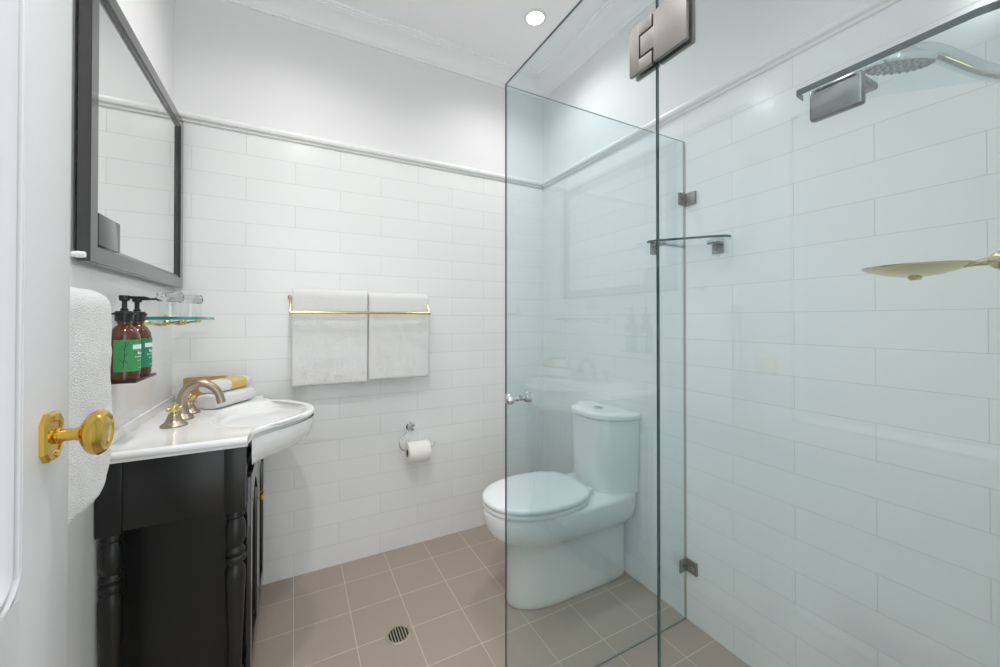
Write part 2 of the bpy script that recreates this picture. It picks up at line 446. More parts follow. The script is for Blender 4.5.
tag(tr_, 'right white bath towel folded over the brass rail', 'towel', 'bath towels on the brass rail')
# hand towel on the left wall, behind the door
rl = thing('towel_bar', 'nickel wall bar holding the hand towel behind the door', 'towel rail', (XL, -.92, 1.25))
MB().tube([(XL + .045, -1.125, 1.235), (XL + .045, -.91, 1.235)], .007, 14).build('bar', M['nickel'], rl)
for y in (-1.118, -.917):
    MB().lathe([(0, XL), (.016, XL), (.016, XL + .006), (.007, XL + .012), (.007, XL + .045)], (0, y, 1.235), 'X', n=20).build('post', M['nickel'], rl)
ht = drape('hand_towel', 'y', -1.14, -.886, XL + .045, .008, 1.266, .815, .95, .032, M['towel'], front=(1, 0), wob=.006)
for v in ht.data.vertices:      # the lower far corner of the folded cloth is rounded
    y, z = v.co.y, v.co.z
    if y > -.986 and z < 1.05:
        u = (y + .986) / .10
        v.co.z = z + .085 * (u ** 2.2) * (1 - min(1, max(0, (z - .80) / .25)))
tag(ht, 'white hand towel hanging on the left wall between door and vanity', 'towel')
rk = thing('robe_hook', 'small pale metal peg beside the lower near corner of the mirror', 'hook', (XL, -.965, 1.335))
MB().lathe([(0, XL), (.013, XL), (.013, XL + .004), (.006, XL + .008)], (0, -.965, 1.335), 'X', n=20).build('rosette', M['nickel'], rk)
MB().lathe([(.0035, XL + .006), (.0035, XL + .045), (.0060, XL + .048), (.0068, XL + .056), (.006, XL + .066), (0, XL + .067)], (0, -.965, 1.333), 'X', n=20).build('peg', M['seat'], rk)

# ------------------------------------------------------------------ vanity
YC = -.380
def vanity():
    yn, yf = -.722, -.03; xf = -1.523
    t = thing('vanity_cabinet', 'black vanity cabinet with turned legs below the white basin top', 'cabinet', (-1.69, YC, 0))
    b = MB(); b.box(XL + .002, xf - .012, yn + .11, yf - .02, .06, .70)
    b.build('carcass', M['black'], t)
    box('plinth', M['black'], t, XL + .01, xf - .006, yn + .112, yf - .02, 0.0, .06, bev=.002)
    for y0 in (yn, yf - .014):
        b = MB(); b.box(XL + .05, xf - .048, y0 + .004, y0 + .018, .652, .834, bev=.0015); b.build('apron', M['black'], t)
    b = MB(); b.box(xf - .020, xf - .008, yn + .05, yf - .05, .695, .732, bev=.0015); b.build('front_rail', M['black'], t)
    prof = [(.020, .0), (.022, .012), (.015, .03), (.017, .05), (.021, .075), (.022, .10), (.016, .125), (.0155, .145), (.022, .155), (.024, .165), (.022, .175), (.0175, .182),
            (.017, .20), (.0185, .26), (.0215, .34), (.0245, .42), (.0255, .455), (.0245, .475), (.019, .486), (.0185, .492), (.0245, .497), (.026, .504), (.0245, .511), (.019, .515), (.019, .519),
            (.0235, .523), (.0245, .528), (.0215, .534), (.0175, .540), (.022, .55), (.0255, .566), (.0262, .585), (.0245, .605), (.0195, .619), (.0175, .623), (.023, .628), (.0238, .633), (.021, .640), (.021, .646)]
    for (x, y) in ((xf - .026, yn + .0265), (XL + .0285, yn + .0265), (xf - .026, yf - .0265), (XL + .029, yf - .0265)):
        b = MB(); b.lathe(prof, (x, y, 0), n=28); b.box(x - .0255, x + .0255, y - .0255, y + .0255, .645, .834, bev=.0015)
        b.build('leg', M['black'], t)
    # two doors on the front with arched fields
    dm = (yn + yf) / 2
    for (a, c, kn) in ((yn + .056, dm - .002, dm - .030), (dm + .002, yf - .056, dm + .030)):
        z0, z1 = .085, .722; st = .05; x0, x1 = xf - .010, xf + .010
        d = MB(); d.box(x0, x1, a, a + st, z0, z1, bev=.002); d.box(x0, x1, c - st, c, z0, z1, bev=.002)
        d.box(x0, x1, a + st, c - st, z0, z0 + .06, bev=.002)
        # arched top rail
        n = 12; ring0 = []; half = (c - a) / 2 - st; my = (a + c) / 2
        top = [(my + half - 2 * half * k / n, z1) for k in range(n + 1)]
        low = [(my - half + 2 * half * k / n, z1 - .12 + .07 * cos((k / n - .5) * pi)) for k in range(n + 1)]
        d.rings([[Vector((x, y, z)) for y, z in top + low] for x in (x0, x1)])
        d.box(x0 - .006, x0 + .004, a + .02, c - .02, z0 + .02, z1 - .02)
        dr = d.build('cabinet_door', M['black_gloss'], t)
        MB().lathe([(.006, x1), (.006, x1 + .0015), (.003, x1 + .003), (.003, x1 + .006), (.006, x1 + .008), (.0078, x1 + .012), (.006, x1 + .016), (0, x1 + .017)], (0, kn, .553), 'X', n=22).build('knob', M['brass'], dr)
    return t
vanity()

def basin():
    zt = .860
    half = [(0.0, -1.325), (.05, -1.331), (.10, -1.352), (.15, -1.388), (.195, -1.432), (.235, -1.474), (.265, -1.498), (.295, -1.512), (.33, -1.517), (.362, -1.517)]
    c = smooth_curve([(x, YC - s, 0) for s, x in half[::-1]], 5)
    c2 = smooth_curve([(x, YC + s, 0) for s, x in half], 5)[1:]
    front = [(v.x, v.y) for v in c + c2]
    xb = XL + .003
    ya, yb = front[0][1], front[-1][1]
    ybb = min(yb, -.004)
    front = [(x, min(y, ybb)) for x, y in front]
    poly = front[:]
    for k in range(1, 13): poly.append((front[-1][0] + (xb - front[-1][0]) * k / 12, ybb))
    for k in range(1, 20): poly.append((xb, ybb + (ya - ybb) * k / 20))
    for k in range(0, 12): poly.append((xb + (front[0][0] - xb) * k / 12, ya))
    bc = Vector((-1.502, YC)); ax, ay = .138, .205
    t = thing('vanity_worktop', 'white ceramic vanity worktop with bowed front and sunken basin', 'worktop', (-1.60, YC, .835))
    def ell(p, s):
        a = math.atan2((p[1] - bc.y) / ay, (p[0] - bc.x) / ax); return (bc.x + ax * s * cos(a), bc.y + ay * s * sin(a))
    def inset(p, d):
        q = Vector((p[0], p[1])); v = (bc - q)
        L = v.length; return (q + v * (d / L))
    rings = []
    def ring(fn, z): rings.append([Vector((*fn(p)[:2], z)) for p in poly])
    for s, dz in ((.10, -.112), (.35, -.109), (.6, -.095), (.8, -.068), (.92, -.036), (.98, -.016), (1.02, -.007), (1.07, -.0015), (1.13, 0.0)): ring(lambda p: ell(p, s), zt + dz)
    for f in (.5,):
        ring(lambda p: (lambda e, o: (e[0] * (1 - f) + o[0] * f, e[1] * (1 - f) + o[1] * f))(ell(p, 1.13), inset(p, .03)), zt)
    for d, dz in ((.030, 0), (.022, .0012), (.012, .0022), (.005, .0012), (.0005, -.003), (0, -.008), (.0015, -.014), (.006, -.0165), (.009, -.019), (.010, -.026), (.05, -.026)): ring(lambda p: inset(p, d), zt + dz)
    MB().rings(rings).build('counter', M['ceramic'], t, sharp=45)
    # hanging bowl skirt under the bow
    bow = [q for q in front if abs(q[1] - YC) < .300]; cc = Vector((-1.5195, YC)); rg = []
    for (k, d) in ((1.0, 0), (.995, .02), (.97, .045), (.915, .068), (.82, .085), (.62, .097), (.35, .102), (.1, .103)):
        r = []
        for q in bow:
            v = inset(q, .005) - cc; p = cc + Vector((v.x * k, v.y * (k ** .6))); r.append(Vector((max(p.x, -1.5195), p.y, .8345 - d)))
        rg.append(r)
    MB().rings(rg, False, False, close=False).build('bowl', M['ceramic'], t, sharp=60)
    # low upstand along the wall
    b = MB(); b.box(XL + .001, XL + .016, ya + .02, ybb - .004, zt - .004, zt + .032, bev=.005); b.build('upstand', M['ceramic'], t)
    MB().lathe([(0, zt - .108), (.016, zt - .107), (.019, zt - .109), (.019, zt - .112)], (bc.x, bc.y, 0), n=24).build('waste', M['chrome'], t)
basin()

def faucet():
    zt = .8605; x0 = -1.738
    t = thing('basin_faucet', 'brushed nickel arched basin faucet with gold cross handles', 'faucet', (x0, YC, zt))
    sp = smooth_curve([(x0, YC, zt + .03), (x0, YC, zt + .068), (x0 + .014, YC, zt + .102), (x0 + .043, YC, zt + .1185), (x0 + .075, YC, zt + .111), (x0 + .10, YC, zt + .085), (x0 + .112, YC, zt + .045)], 7)
    n = len(sp)
    MB().tube(sp, [.0150 - .0028 * i / n if i < n - 4 else .0132 for i in range(n)], 18).build('spout', M['nickel'], t)
    base = [(.034, 0), (.034, .005), (.031, .009), (.026, .014), (.021, .022), (.0175, .034), (.0165, .045), (0, .046)]
    MB().lathe([(r, zt + h) for r, h in base], (x0, YC, 0), n=30).build('spout_base', M['nickel'], t)
    for y in (YC - .098, YC + .098):
        h = MB().lathe([(.035, zt), (.035, zt + .004), (.032, zt + .008), (.025, zt + .013), (.020, zt + .022), (.017, zt + .032), (.0145, zt + .038), (.012, zt + .040), (0, zt + .041)], (x0, y, 0), n=30).build('valve', M['nickel'], t)
        b = MB(); z = zt + .055
        b.lathe([(.010, zt + .038), (.012, zt + .042), (.010, zt + .046), (.0115, z - .003), (.0135, z + .004), (.012, z + .011), (.007, z + .015), (0, z + .016)], (x0, y, 0), n=20)
        for k in range(4):
            a = pi / 4 + k * pi / 2; d = Vector((cos(a), sin(a), 0)); c = Vector((x0, y, z))
            b.tube([c + d * .005, c + d * .012, c + d * .015, c + d * .0185, c + d * .022, c + d * .023], [.0046, .0044, .0060, .0074, .0060, .001], 12)
        b.build('cross_handle', M['brass_pale'], h)
faucet()

# folded towels, soap and a little wooden box on the vanity top
def rolled(name, label, c, ang, L, wd, ht, z0, band=False):
    t = thing(name, label, 'towel', (c[0], c[1], z0), 'rolled face cloths on the vanity')
    u = Vector((cos(ang), sin(ang), 0)); w = Vector((-sin(ang), cos(ang), 0)); o = Vector((c[0], c[1], z0))
    def ring(s, k):
        r = []
        for i in range(28):
            a = 2 * pi * i / 28; ca, sa = cos(a), sin(a)
            ca = math.copysign(abs(ca) ** .62, ca); sa = math.copysign(abs(sa) ** .62, sa)
            r.append(o + u * s + w * (wd / 2 * k * ca) + Vector((0, 0, ht / 2 + ht / 2 * k * sa)))
        return r
    MB().rings([ring(s * L / 2, k) for s, k in ((-1, .5), (-1, .8), (-.97, .93), (-.9, 1), (-.5, 1.01), (0, 1), (.5, 1.01), (.9, 1), (.97, .93), (1, .8), (1, .5))]).build('cloth', M['towel'], t, sharp=60)
    # the loose outer edge of the roll
    e = [o + u * (L * .47 * s) + w * (wd * .51) + Vector((0, 0, ht * .62)) for s in (-1, 1)]
    MB().tube(e, .004, 8).build('fold_edge', M['towel'], t)
    if band:
        MB().rings([ring(s, 1.035) for s in (-.022, .060)], True, True).build('paper_band', M['band'], t, sharp=60)
ang = math.atan2(.165, .104)
rolled('face_cloth', 'rolled white face cloth, lower of the two beside the faucet', (-1.635, -.167), ang, .205, .098, .054, .8615)
rolled('face_cloth', 'rolled white face cloth with yellow paper band, on top', (-1.640, -.150), ang, .19, .080, .046, .9165, True)
def wood_box():
    t = thing('wooden_box', 'small brown wooden box against the back wall behind the rolled cloths', 'box', (-1.722, -.03, .861))
    x0, x1, y0, y1, z0, z1 = -1.800, -1.655, -.050, -.008, .8625, .957; w = .006
    b = MB(); b.box(x0, x1, y0, y0 + w, z0, z1, bev=.0012); b.box(x0, x1, y1 - w, y1, z0, z1, bev=.0012)
    b.box(x0, x0 + w, y0 + w, y1 - w, z0, z1, bev=.0012); b.box(x1 - w, x1, y0 + w, y1 - w, z0, z1, bev=.0012); b.box(x0 + w, x1 - w, y0 + w, y1 - w, z0, z0 + w)
    b.build('box_body', M['wood'], t)
    MB().box(x0 + w + .001, x1 - w - .001, y0 + w + .001, y1 - w - .001, z1 - .012, z1 - .004, bev=.001).build('inner_lid', M['card'], t)
wood_box()

# ------------------------------------------------------------------ pump bottles on their wall holder
BX = -1.795
def bottle(y, label, labmat):
    z = 1.043; t = thing('pump_bottle', label, 'bottle', (BX, y, z), 'amber pump bottles on the wall')
    H = 1.045
    R = .0320
    MB().lathe([(.030, z), (R - .002, z + .003), (R, z + .010), (R, z + .108), (R - .002, z + .120), (R - .009, z + .134), (R - .018, z + .143), (.0155, z + .150), (.0150, z + .156)], (BX, y, 0), n=40).build('bottle_body', M['amber'], t)
    lb = MB().lathe([(R + .0004, z + .022), (R + .0008, z + .022), (R + .0008, z + .104), (R + .0004, z + .104)], (BX, y, 0), n=48, a0=-pi * .62, a1=pi * .62, cap=False).build('label', labmat, t)
    pr = MB()
    def strip(za, zb, a, c): pr.lathe([(R + .0010, z + za), (R + .0013, z + za), (R + .0013, z + zb), (R + .0010, z + zb)], (BX, y, 0), n=max(2, int((c - a) / .12)), a0=a, a1=c, cap=False)
    strip(.079, .091, -.78, .62)                                   # white title bar
    strip(.0655, .071, -.40, -.18); strip(.0655, .074, -.40, -.33); strip(.063, .069, -.12, .02); strip(.0655, .071, .06, .22)
    a = -.60
    for wd in (.10, .06, .12, .08, .05, .14, .07):
        strip(.0575, .0598, a, a + wd); a += wd + .045
    a = -.42
    for wd in (.12, .07, .09): strip(.0485, .0502, a, a + wd); a += wd + .05
    a = -.30
    for wd in (.08, .06, .09): strip(.029, .0312, a, a + wd); a += wd + .045
    pr.build('label_print', M['label_white'], lb)
    ink = MB()
    for (a0, z0, a1, z1) in ((-1.35, .03, -1.2, .10), (-1.28, .06, -1.05, .072), (-1.25, .075, -1.42, .09), (-1.22, .085, -1.0, .098), (-1.33, .045, -1.55, .055), (-1.3, .052, -1.1, .045)):
        pts = []
        for k in range(5):
            u = k / 4; a = a0 + (a1 - a0) * u; pts.append((BX + (R + .0010) * cos(a), y + (R + .0010) * sin(a), z + z0 + (z1 - z0) * u))
        ink.tube(pts, .0007, 6)
    ink.build('label_drawing', M['label_ink'], lb)
    cap = MB().lathe([(.0165, z + .152), (.0190, z + .154), (.0190, z + .176), (.0175, z + .179), (.008, z + .180), (.008, z + .186), (0, z + .1865)], (BX, y, 0), n=28).build('collar', M['black_plastic'], t)
    q = MB(); q.lathe([(.0056, z + .180), (.0056, z + .205), (.0105, z + .207), (.0115, z + .217), (.0105, z + .2205), (0, z + .221)], (BX, y, 0), n=20)
    dr = Vector((1.0, -.10, 0)).normalized(); c = Vector((BX, y, z + .2155))
    q.tube([c, c + dr * .024, c + dr * .042 + Vector((0, 0, .0005)), c + dr * .054 + Vector((0, 0, -.003))], [.0055, .0050, .0042, .0032], 12, flat=.7)
    q.build('pump_head', M['black_plastic'], t)
bottle(-.700, 'amber pump bottle with green label, nearer the door', M['label_green'])
bottle(-.606, 'amber pump bottle with green label, nearer the glass shelf', M['label_teal'])
def holder():
    t = thing('bottle_holder', 'slim dark wall holder carrying the two amber pump bottles', 'holder', (XL, -.653, 1.036))
    MB().box(XL + .001, -1.760, -.738, -.568, 1.0355, 1.0425, bev=.002).build('tray', M['black_plastic'], t)
    MB().box(XL + .001, XL + .005, -.738, -.568, 1.0425, 1.20, bev=.001).build('back_plate', M['ceramic'], t)
    for y in (-.700, -.606):
        MB().lathe([(.0195, 1.2125), (.0225, 1.2125), (.0225, 1.2175), (.0195, 1.2175), (.0195, 1.2125)], (BX, y, 0), n=28, cap=False).box(XL + .001, BX - .0205, y - .006, y + .006, 1.2128, 1.2172).build('neck_clip', M['black_plastic'], t)
holder()

# ------------------------------------------------------------------ glass shelf by the mirror, tumblers
def left_shelf():
    z = 1.2015; y0, y1, x1 = -.425, -.062, -1.690
    t = thing('glass_shelf', 'clear glass shelf with teal edge on brass brackets beneath the mirror', 'shelf', (XL, -.24, z))
    p = [(XL + .004, y0), (x1 - .012, y0), (x1 - .004, y0 + .003), (x1, y0 + .012), (x1, y1 - .03), (x1 - .009, y1 - .009), (x1 - .03, y1), (XL + .004, y1)]
    o = MB().prism(p, z - .002, z + .008).build('glass_panel', [M['glass'], M['shelf_edge']], t); edge_faces(o, 2, 1)
    for y in (-.37, -.12):
        b = MB(); b.lathe([(0, XL), (.017, XL), (.017, XL + .005), (.010, XL + .009), (.008, XL + .016)], (0, y, z - .010), 'X', n=24)
        b.tube(smooth_curve([(XL + .012, y, z - .010), (XL + .045, y, z - .020), (XL + .075, y, z - .013), (XL + .105, y, z - .008)], 6), [.0045] * 13 + [.004] * 6, 12)
        b.lathe([(0, z - .0145), (.008, z - .013), (.010, z - .006), (.010, z - .0025), (0, z - .0023)], (XL + .108, y, 0), n=18)
        b.box(XL, XL + .012, y - .008, y + .008, z + .0085, z + .018, bev=.003)
        b.build('bracket', M['brass_pale'], t)
left_shelf()
def tumbler(x, y, label):
    z = 1.2101; t = thing('glass_tumbler', label, 'glass', (x, y, z), 'tumblers on the glass shelf')
    MB().lathe([(.0385, z), (.0392, z + .001), (.0345, z + .052), (.0340, z + .054)], (x, y, 0), n=36, cap=False).lathe([(.0373, z), (.0385, z)], (x, y, 0), n=36, cap=False).lathe([(.0373, z), (.0325, z + .050)], (x, y, 0), n=36, cap=False).build('cup_wall', M['glass_clear'], t)
    b = MB(); rg = []
    for (rr, h, tw) in ((.0320, .051, 0), (.0360, .054, .0), (.0395, .064, .26), (.0375, .077, 0), (.0325, .085, .26), (.012, .086, 0)):
        rg.append([Vector((x + rr * cos(2 * pi * i / 12 + tw), y + rr * sin(2 * pi * i / 12 + tw), z + h)) for i in range(12)])
    b.rings(rg); b.build('thick_base', M['crystal'], t, sharp=8)
cm = bpy.data.materials.new('cut_crystal'); cm.use_nodes = True
pp = cm.node_tree.nodes['Principled BSDF']; pp.inputs['Transmission Weight'].default_value = 1.0; pp.inputs['Roughness'].default_value = 0.03; pp.inputs['IOR'].default_value = 1.5
M['crystal'] = cm
tumbler(-1.782, -.330, 'upturned clear glass tumbler on the glass shelf, nearer the bottles')
tumbler(-1.752, -.185, 'upturned clear glass tumbler on the glass shelf, nearer the back wall')

# ------------------------------------------------------------------ toilet roll holder
def roll_holder():
    t = thing('toilet_roll_holder', 'chrome wire toilet roll holder on the back wall', 'toilet roll holder', (-.845, 0, .635))
    MB().lathe([(0, 0), (.024, 0), (.024, -.006), (.019, -.010), (.019, -.030), (.017, -.035), (0, -.036)], (-.848, 0, .633), 'Y', n=28).build('wall_mount', M['chrome'], t)
    pts = smooth_curve([(-.852, -.030, .624), (-.880, -.045, .612), (-.912, -.055, .585), (-.918, -.06, .555), (-.905, -.06, .532), (-.880, -.06, .525), (-.82, -.06, .525), (-.765, -.06, .525), (-.742, -.06, .533), (-.732, -.06, .552)], 7)
    MB().tube(pts, .0042, 12).build('wire_arm', M['chrome'], t)
    x0, x1 = -.880, -.768; zc, yc = .5115, -.06
    r = thing('toilet_roll', 'white toilet paper roll hanging on the chrome wire holder', 'toilet roll', (-.824, yc, zc))
    MB().lathe([(.020, x0), (.0505, x0), (.0530, x0 + .003), (.0530, x1 - .003), (.0505, x1), (.020, x1)], (0, yc, zc), 'X', n=44, cap=False).build('paper', M['paper'], r, sharp=50)
    MB().lathe([(.0205, x0 + .0005), (.0205, x1 - .0005), (.0190, x1 - .0005), (.0190, x0 + .0005), (.0205, x0 + .0005)], (0, yc, zc), 'X', n=32, cap=False).build('core', M['card'], r)
    # folded end of the sheet
    b = MB(); rg = []
    for k in range(7):
        a = radians(200 + 10 * k); rr = .0540
        rg.append([Vector((x, yc + rr * sin(a) * 1.0, zc - rr * cos(a))) for x in ((-.845 + .0028 * k), (-.795 - .0028 * k))])
    vs = [v for r_ in rg for v in r_]; fs = [[2 * k, 2 * k + 1, 2 * k + 3, 2 * k + 2] for k in range(6)]
    off = [v + Vector((0, -.0006, .0006)) for v in vs]; m_ = len(vs)
    b.add(vs + off, fs + [[i + m_ for i in f] for f in fs] + [[2 * k, 2 * k + 2, 2 * k + 2 + m_, 2 * k + m_] for k in range(6)] + [[2 * k + 1, 2 * k + 3, 2 * k + 3 + m_, 2 * k + 1 + m_] for k in range(6)])
    b.build('sheet_end', M['paper'], r)
roll_holder()

# ------------------------------------------------------------------ toilet
TY = -.617
def sup(cx, cy, rx_f, rx_b, ry, z, n=48, e=.8):
    """egg shaped ring: front (towards -x) and back half lengths differ"""
    r = []
    for i in range(n):
        a = 2 * pi * i / n; ca, sa = cos(a), sin(a)
        ee = e if ca > 0 else 1.0
        c2 = math.copysign(abs(ca) ** ee, ca); s2 = math.copysign(abs(sa) ** (e if ca > 0 else .95), sa)
        r.append(Vector((cx + (rx_b if ca > 0 else rx_f) * c2, cy + ry * s2, z)))
    return r
def toilet():
    t = thing('toilet', 'white ceramic toilet with cistern against the right wall behind glass', 'toilet', (-.33, TY, 0))
    b = MB()
    bx = -.004
    def R(xf, ry, z, e=.55, xm=-.40): return sup(xm, TY, xm - xf, bx - xm, ry, z, e=e)
    rings = [R(-.592, .100, 0, .25), R(-.600, .107, .006, .25), R(-.600, .109, .03, .25), R(-.594, .109, .12, .26), R(-.592, .110, .20, .26), R(-.598, .113, .235, .26),
             R(-.616, .126, .262, .25), R(-.645, .148, .284, .22), R(-.672, .165, .308, .2), R(-.688, .173, .335, .18), R(-.696, .177, .365, .17), R(-.698, .178, .396, .17), R(-.693, .175, .407, .17), R(-.672, .158, .412, .2)]
    b.rings(rings); b.build('pan', M['ceramic'], t, sharp=60)
    # cistern with a bowed front
    def cis(ins, z, dep=.192, hw=.179):
        r = []; n = 26
        for k in range(n + 1):
            u = -1 + 2 * k / n; y = TY + .006 + u * (hw - ins)
            x = min(-.008, -(dep - ins) + (dep - .050) * abs(u) ** 3.6)
            r.append(Vector((x, y, z)))
        # rounded back corners at the wall
        r.append(Vector((-.003 - max(ins, 0) * .1, TY + .006 + hw - ins, z))); r.append(Vector((-.003 - max(ins, 0) * .1, TY + .006 - hw + ins, z)))
        return r
    MB().rings([cis(.012, .410), cis(.010, .44), cis(.006, .55), cis(.004, .735), cis(.006, .742)]).build('cistern', M['ceramic'], t, sharp=30)
    ld = MB().rings([cis(.003, .7435), cis(-.003, .747), cis(-.004, .760), cis(-.001, .767), cis(.008, .7715), cis(.030, .774)]).build('cistern_lid', M['ceramic'], t, sharp=40)
    bt = MB(); bt.lathe([(.026, .7735), (.026, .7765), (.0235, .778), (.0005, .778)], (-.095, TY, 0), n=30); bt.build('flush_button', M['chrome'], ld)
    MB().box(-.0955, -.0945, TY - .0225, TY + .0225, .7778, .7786).build('button_split', M['dark'], ld)
    # seat and lid
    def S_(k, z, dz=0): return sup(-.46, TY, (.240) * k, (.238) * k, .184 * k, z, n=56, e=.72)
    MB().rings([S_(.955, .4135), S_(.985, .416), S_(.99, .424), S_(.985, .430), S_(.95, .431)]).build('seat', M['seat'], t, sharp=50)
    MB().rings([S_(.95, .4335), S_(.985, .435), S_(.998, .441), S_(.990, .449), S_(.955, .454), S_(.85, .4575), S_(.5, .4605), S_(.1, .461)]).build('seat_lid', M['seat'], t, sharp=50)
    for s in (-1, 1):
        MB().lathe([(.011, -.016), (.012, -.013), (.012, .013), (.011, .016)], (-.214, TY + s * .075, .430), 'Y', n=18).build('hinge', M['seat'], t)
toilet()

# ------------------------------------------------------------------ shower screen: hinged door, return panel, near panel
GX, GY, GH = -.828, -1.021, 1.921
def pane(name, label, x0, x1, y0, y1, ax, z0=.008, edge=None):
    t = thing(name, label, 'glass panel', ((x0 + x1) / 2, (y0 + y1) / 2, z0))
    o = MB().box(x0, x1, y0, y1, z0, GH).build('glass_pane', [M['glass'], edge or M['glass_edge']], t)
    edge_faces(o, ax, 1); return t
dr = pane('shower_door', 'frameless hinged glass shower door with chrome knob, in front of toilet', GX - .003, GX + .003, -1.5875, GY - .004, 0)
rp = pane('return_panel', 'fixed glass return panel between shower and toilet meeting the right wall', GX + .001, -.003, GY - .003, GY + .003, 1, .002, M['pale_edge'])
npn = pane('fixed_panel', 'fixed glass shower panel carrying the hinge, nearest the doorway', GX - .003, GX + .003, -1.996, -1.5892, 0, .002)
def clip(z, label):
    b = MB(); b.box(-.047, -.0035, GY - .0125, GY - .0055, z - .025, z + .025, bev=.0015); b.box(-.0105, -.0015, GY - .055, GY - .0055, z - .025, z + .025, bev=.0015)
    t = thing('glass_clip', label, 'bracket', (-.002, GY, z), 'steel wall clips of the return panel')
    b.build('angle_plate', M['steel'], t)
    for (x, y, ax) in ((-.030, GY - .0125, 'Y'), (-.0105, GY - .036, 'X')):
        q = MB()
        if ax == 'Y': q.lathe([(.0065, y + .001), (.0065, y - .0008), (.005, y - .0018), (0, y - .0019)], (x, 0, z), 'Y', n=16)
        else: q.lathe([(.0065, x + .001), (.0065, x - .0008), (.005, x - .0018), (0, x - .0019)], (0, y, z), 'X', n=16)
        q.build('screw', M['bracket'], t)
clip(1.682, 'square steel clip joining return glass to wall, upper of two')
clip(.222, 'square steel clip joining return glass to wall, near the floor')
box('seal_strip', M['seal'], rp, -.0028, -.0005, GY - .0052, GY + .0052, .002, GH - .002)
MB().box(GX + .01, -.004, GY - .006, GY - .0052, .0005, .006).build('seal_strip', M['rubber'], rp)
def knob(sx):
    y, z = -1.102, .975
    x = GX + sx * .004
    pr = [(.010, 0), (.010, .004), (.0075, .006), (.0075, .012), (.014, .016), (.0165, .022), (.0165, .032), (.014, .036), (0, .037)]
    MB().lathe([(r, x + sx * h) for r, h in pr], (0, y, z), 'X', n=26).build('knob', M['chrome'], dr)
knob(-1); knob(1)
def hinge():
    z0, z1 = 1.656, 1.746; ym = -1.5885
    h = MB().box(GX - .0036, GX + .0036, ym - .0008, ym + .0012, z0 + .004, z1 - .004, bev=.0003).build('hinge', M['dark'], dr)
    for s in (-1, 1):
        xa, xb = GX + s * .0045, GX + s * .0118
        b = MB()          # door plate: C shaped round the knuckle
        b.box(xa, xb, ym + .032, ym + .0545, z0, z1, bev=.0008)
        b.box(xa, xb, ym + .003, ym + .0325, z0, z0 + .023, bev=.0008); b.box(xa, xb, ym + .003, ym + .0325, z1 - .023, z1, bev=.0008)
        b.build('door_plate', M['steel'], h)
        b = MB(); b.box(xa, xb, ym - .067, ym - .0008, z0, z1, bev=.0012); b.box(xa, xb, ym - .0015, ym + .0285, z0 + .0265, z1 - .0265, bev=.0008)
        b.build('panel_plate', M['steel'], h)
hinge()

# ------------------------------------------------------------------ glass corner shelves in the shower
def corner_shelf(label, pts, z, brs, edge):
    cx = sum(p[0] for p in pts) / len(pts); cy = sum(p[1] for p in pts) / len(pts)
    t = thing('corner_shelf', label, 'shelf', (cx, cy, z), 'glass corner shelves in the shower')
    o = MB().prism(pts, z, z + .008).build('glass_panel', [M['glass'], edge], t)
    for f in o.data.polygons:
        if abs(f.normal.z) < .7 and f.normal.x < .1: f.material_index = 1
    for (fn) in brs: fn(t)
    return t
ZS = 1.488
def br_wall(t):     # plate on the right wall
    y = -1.165
    b = MB(); b.box(-.008, -.0015, y - .022, y + .022, ZS - .042, ZS - .0005, bev=.003); b.box(-.040, -.004, y - .022, y + .022, ZS - .009, ZS - .0008, bev=.002)
    br = b.build('bracket', M['bracket'], t)
    MB().lathe([(.008, -.008), (.008, -.0105), (.005, -.013), (0, -.0132)], (0, y, ZS - .026), 'X', n=18).build('screw', M['steel'], br)
def br_glass(t):    # plate on the return panel
    x = -.185
    b = MB(); b.box(x - .022, x + .022, GY - .0125, GY - .0055, ZS - .042, ZS - .0005, bev=.003); b.box(x - .022, x + .022, GY - .046, GY - .008, ZS - .009, ZS - .0008, bev=.002)
    br = b.build('bracket', M['bracket'], t)
    MB().lathe([(.008, GY - .0125), (.008, GY - .015), (.005, GY - .0175), (0, GY - .0177)], (x, 0, ZS - .026), 'Y', n=18).build('screw', M['steel'], br)
corner_shelf('glass corner shelf on chrome brackets where return panel meets right wall',
             [(-.002, GY - .0065), (-.222, GY - .0065), (-.226, GY - .020), (-.220, GY - .044), (-.098, -1.216), (-.075, -1.236), (-.050, -1.242), (-.020, -1.234), (-.002, -1.226)], ZS, (br_wall, br_glass), M['glass_edge'])
ZU = 1.490
def br_near(t):     # large plate on the near glass panel
    y = -1.843; x = GX + .0045
    b = MB(); b.box(x, x + .013, y - .027, y + .026, ZU - .040, ZU - .0005, bev=.0035); b.box(x, x + .055, y - .024, y + .022, ZU - .009, ZU - .0008, bev=.0025)
    b.build('bracket', M['bracket'], t)
def br_far(t):
    x = -.655
    b = MB(); b.box(x - .024, x + .024, YN + .0005, YN + .008, ZU - .048, ZU - .0005, bev=.0035); b.box(x - .022, x + .022, YN + .004, YN + .045, ZU - .009, ZU - .0008, bev=.0025)
    b.build('bracket', M['chrome'], t)
corner_shelf('glass corner shelf with big chrome bracket on the near panel, high at right',
             [(GX + .0062, -1.803), (GX + .0062, -1.955), (GX + .012, -1.978), (GX + .028, -1.994), (-.625, YN + .002), (-.612, -1.985), (-.622, -1.966), (-.735, -1.846), (-.775, -1.810), (-.800, -1.801)], ZU, (br_near, br_far), M['smoke_edge'])

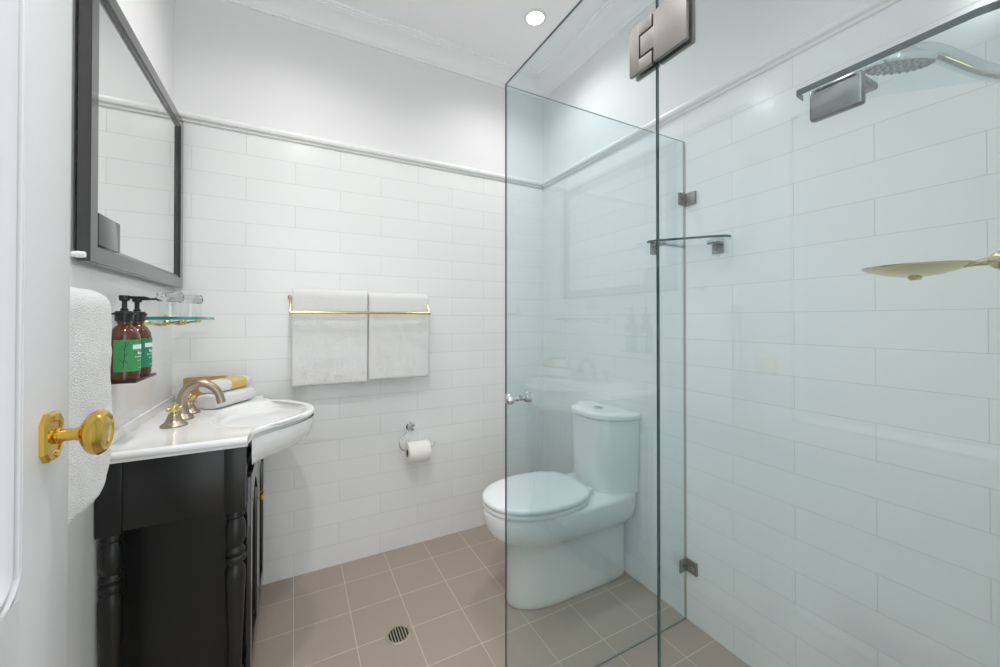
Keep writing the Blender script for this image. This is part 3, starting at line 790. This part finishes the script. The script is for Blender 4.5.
# ------------------------------------------------------------------ shower head and soap dish
def shower_head():
    c = Vector((-.448, -1.790, 1.655)); t = thing('shower_head', 'chrome handset shower head with dotted face, seen through the upper glass shelf', 'shower head', c)
    vd = Vector((.959, .283, 0)); rd = Vector((.283, -.959, 0))
    tilt = Matrix.Rotation(radians(13), 3, vd) @ Matrix.Rotation(radians(11), 3, rd)
    MB().lathe([(0, .026), (.014, .025), (.022, .019), (.038, .010), (.047, .006), (.048, 0), (.046, -.004)], c, tilt, n=44, cap=False).build('head_body', M['chrome'], t)
    fc = MB().lathe([(.0468, -.0025), (.045, -.0045), (.0005, -.005)], c, tilt, n=44, cap=False).build('spray_face', M['steel'], t)
    b = MB()
    for k, n in ((0, 1), (1, 6), (2, 12), (3, 18), (4, 24)):
        for i in range(n):
            a = 2 * pi * i / n + k * .2; p = tilt @ Vector((k * .0100 * cos(a), k * .0100 * sin(a), -.0045))
            b.lathe([(.0026, .0005), (.0022, -.0025), (.0005, -.003)], c + p, tilt, n=8, cap=False)
    b.build('nozzles', M['rubber'], fc)
    w = Vector((-.308, YN + .006, 1.575))
    path = smooth_curve([c + Vector((.004, -.004, .018)), c + Vector((.04, -.035, .012)), Vector((-.346, -1.881, 1.617)), w + Vector((-.012, .04, .014)), w], 6)
    n = len(path); MB().tube(path, [.019 - .005 * min(1, i / 14) for i in range(n)], 16, flat=.75).build('arm', M['chrome'], t)
    MB().lathe([(0, YN + .0005), (.028, YN + .0005), (.028, YN + .006), (.014, YN + .012)], (w.x, 0, w.z), 'Y', n=26).build('wall_flange', M['chrome'], t)
shower_head()
def soap_dish():
    c = Vector((-.562, -1.840, 1.272)); t = thing('soap_dish', 'round pale brass soap dish on a ball arm, in front of right wall tiles', 'soap dish', c)
    MB().lathe([(0, -.0075), (.012, -.0075), (.030, -.0045), (.050, .002), (.0600, .0065), (.0610, .0085), (.0595, .0085), (.048, .0045), (.028, -.0015), (0, -.004)], c, n=48, cap=False).build('dish', M['brass_soft'], t)
    MB().lathe([(.0075, -.007), (.0080, -.0095), (.006, -.0125), (0, -.013)], c, n=18, cap=False).build('drain_stud', M['brass_soft'], t)
    y0 = c.y - .058; b = MB()
    b.tube([(c.x, y0 + .012, c.z + .004), (c.x, y0 - .006, c.z + .006), (c.x, y0 - .016, c.z + .007)], [.003, .0045, .0065], 14)
    b.lathe([(.004, -.018), (.0105, -.013), (.0145, -.005), (.0155, 0), (.0145, .005), (.0105, .012), (.006, .016)], (c.x, y0 - .030, c.z + .007), 'Y', n=26)
    b.tube([(c.x, y0 - .040, c.z + .007), (c.x, YN + .008, c.z + .007)], .007, 16)
    b.lathe([(0, YN + .0005), (.024, YN + .0005), (.024, YN + .005), (.010, YN + .012)], (c.x, 0, c.z + .007), 'Y', n=26)
    b.build('ball_arm', M['brass_soft'], t)
soap_dish()

# ------------------------------------------------------------------ floor drain
def drain():
    c = (-1.044, -.567); R = .047
    t = thing('floor_drain', 'round metal floor drain with slotted grate in the taupe tiles', 'drain', (c[0], c[1], 0))
    MB().lathe([(.0375, .0012), (.0375, .0030), (R - .003, .0034), (R, .0020), (R, .0002)], (c[0], c[1], 0), n=44, cap=False).build('rim', M['drainmetal'], t)
    MB().lathe([(0, .0006), (.0376, .0006)], (c[0], c[1], 0), n=44, cap=False).build('pit_shade_disc', M['dark'], t)  # flat dark disc, its colour stands for the shade under the grate
    g = MB()
    nb = 7
    for k in range(nb + 1):
        u = -.0375 + .075 * k / nb; h = sqrt(max(0, .0380 ** 2 - u * u))
        if h > .004: g.box(c[0] + u - .0021, c[0] + u + .0021, c[1] - h, c[1] + h, .0010, .0030, bev=.0004)
    g.build('grate', M['drainmetal'], t)
drain()
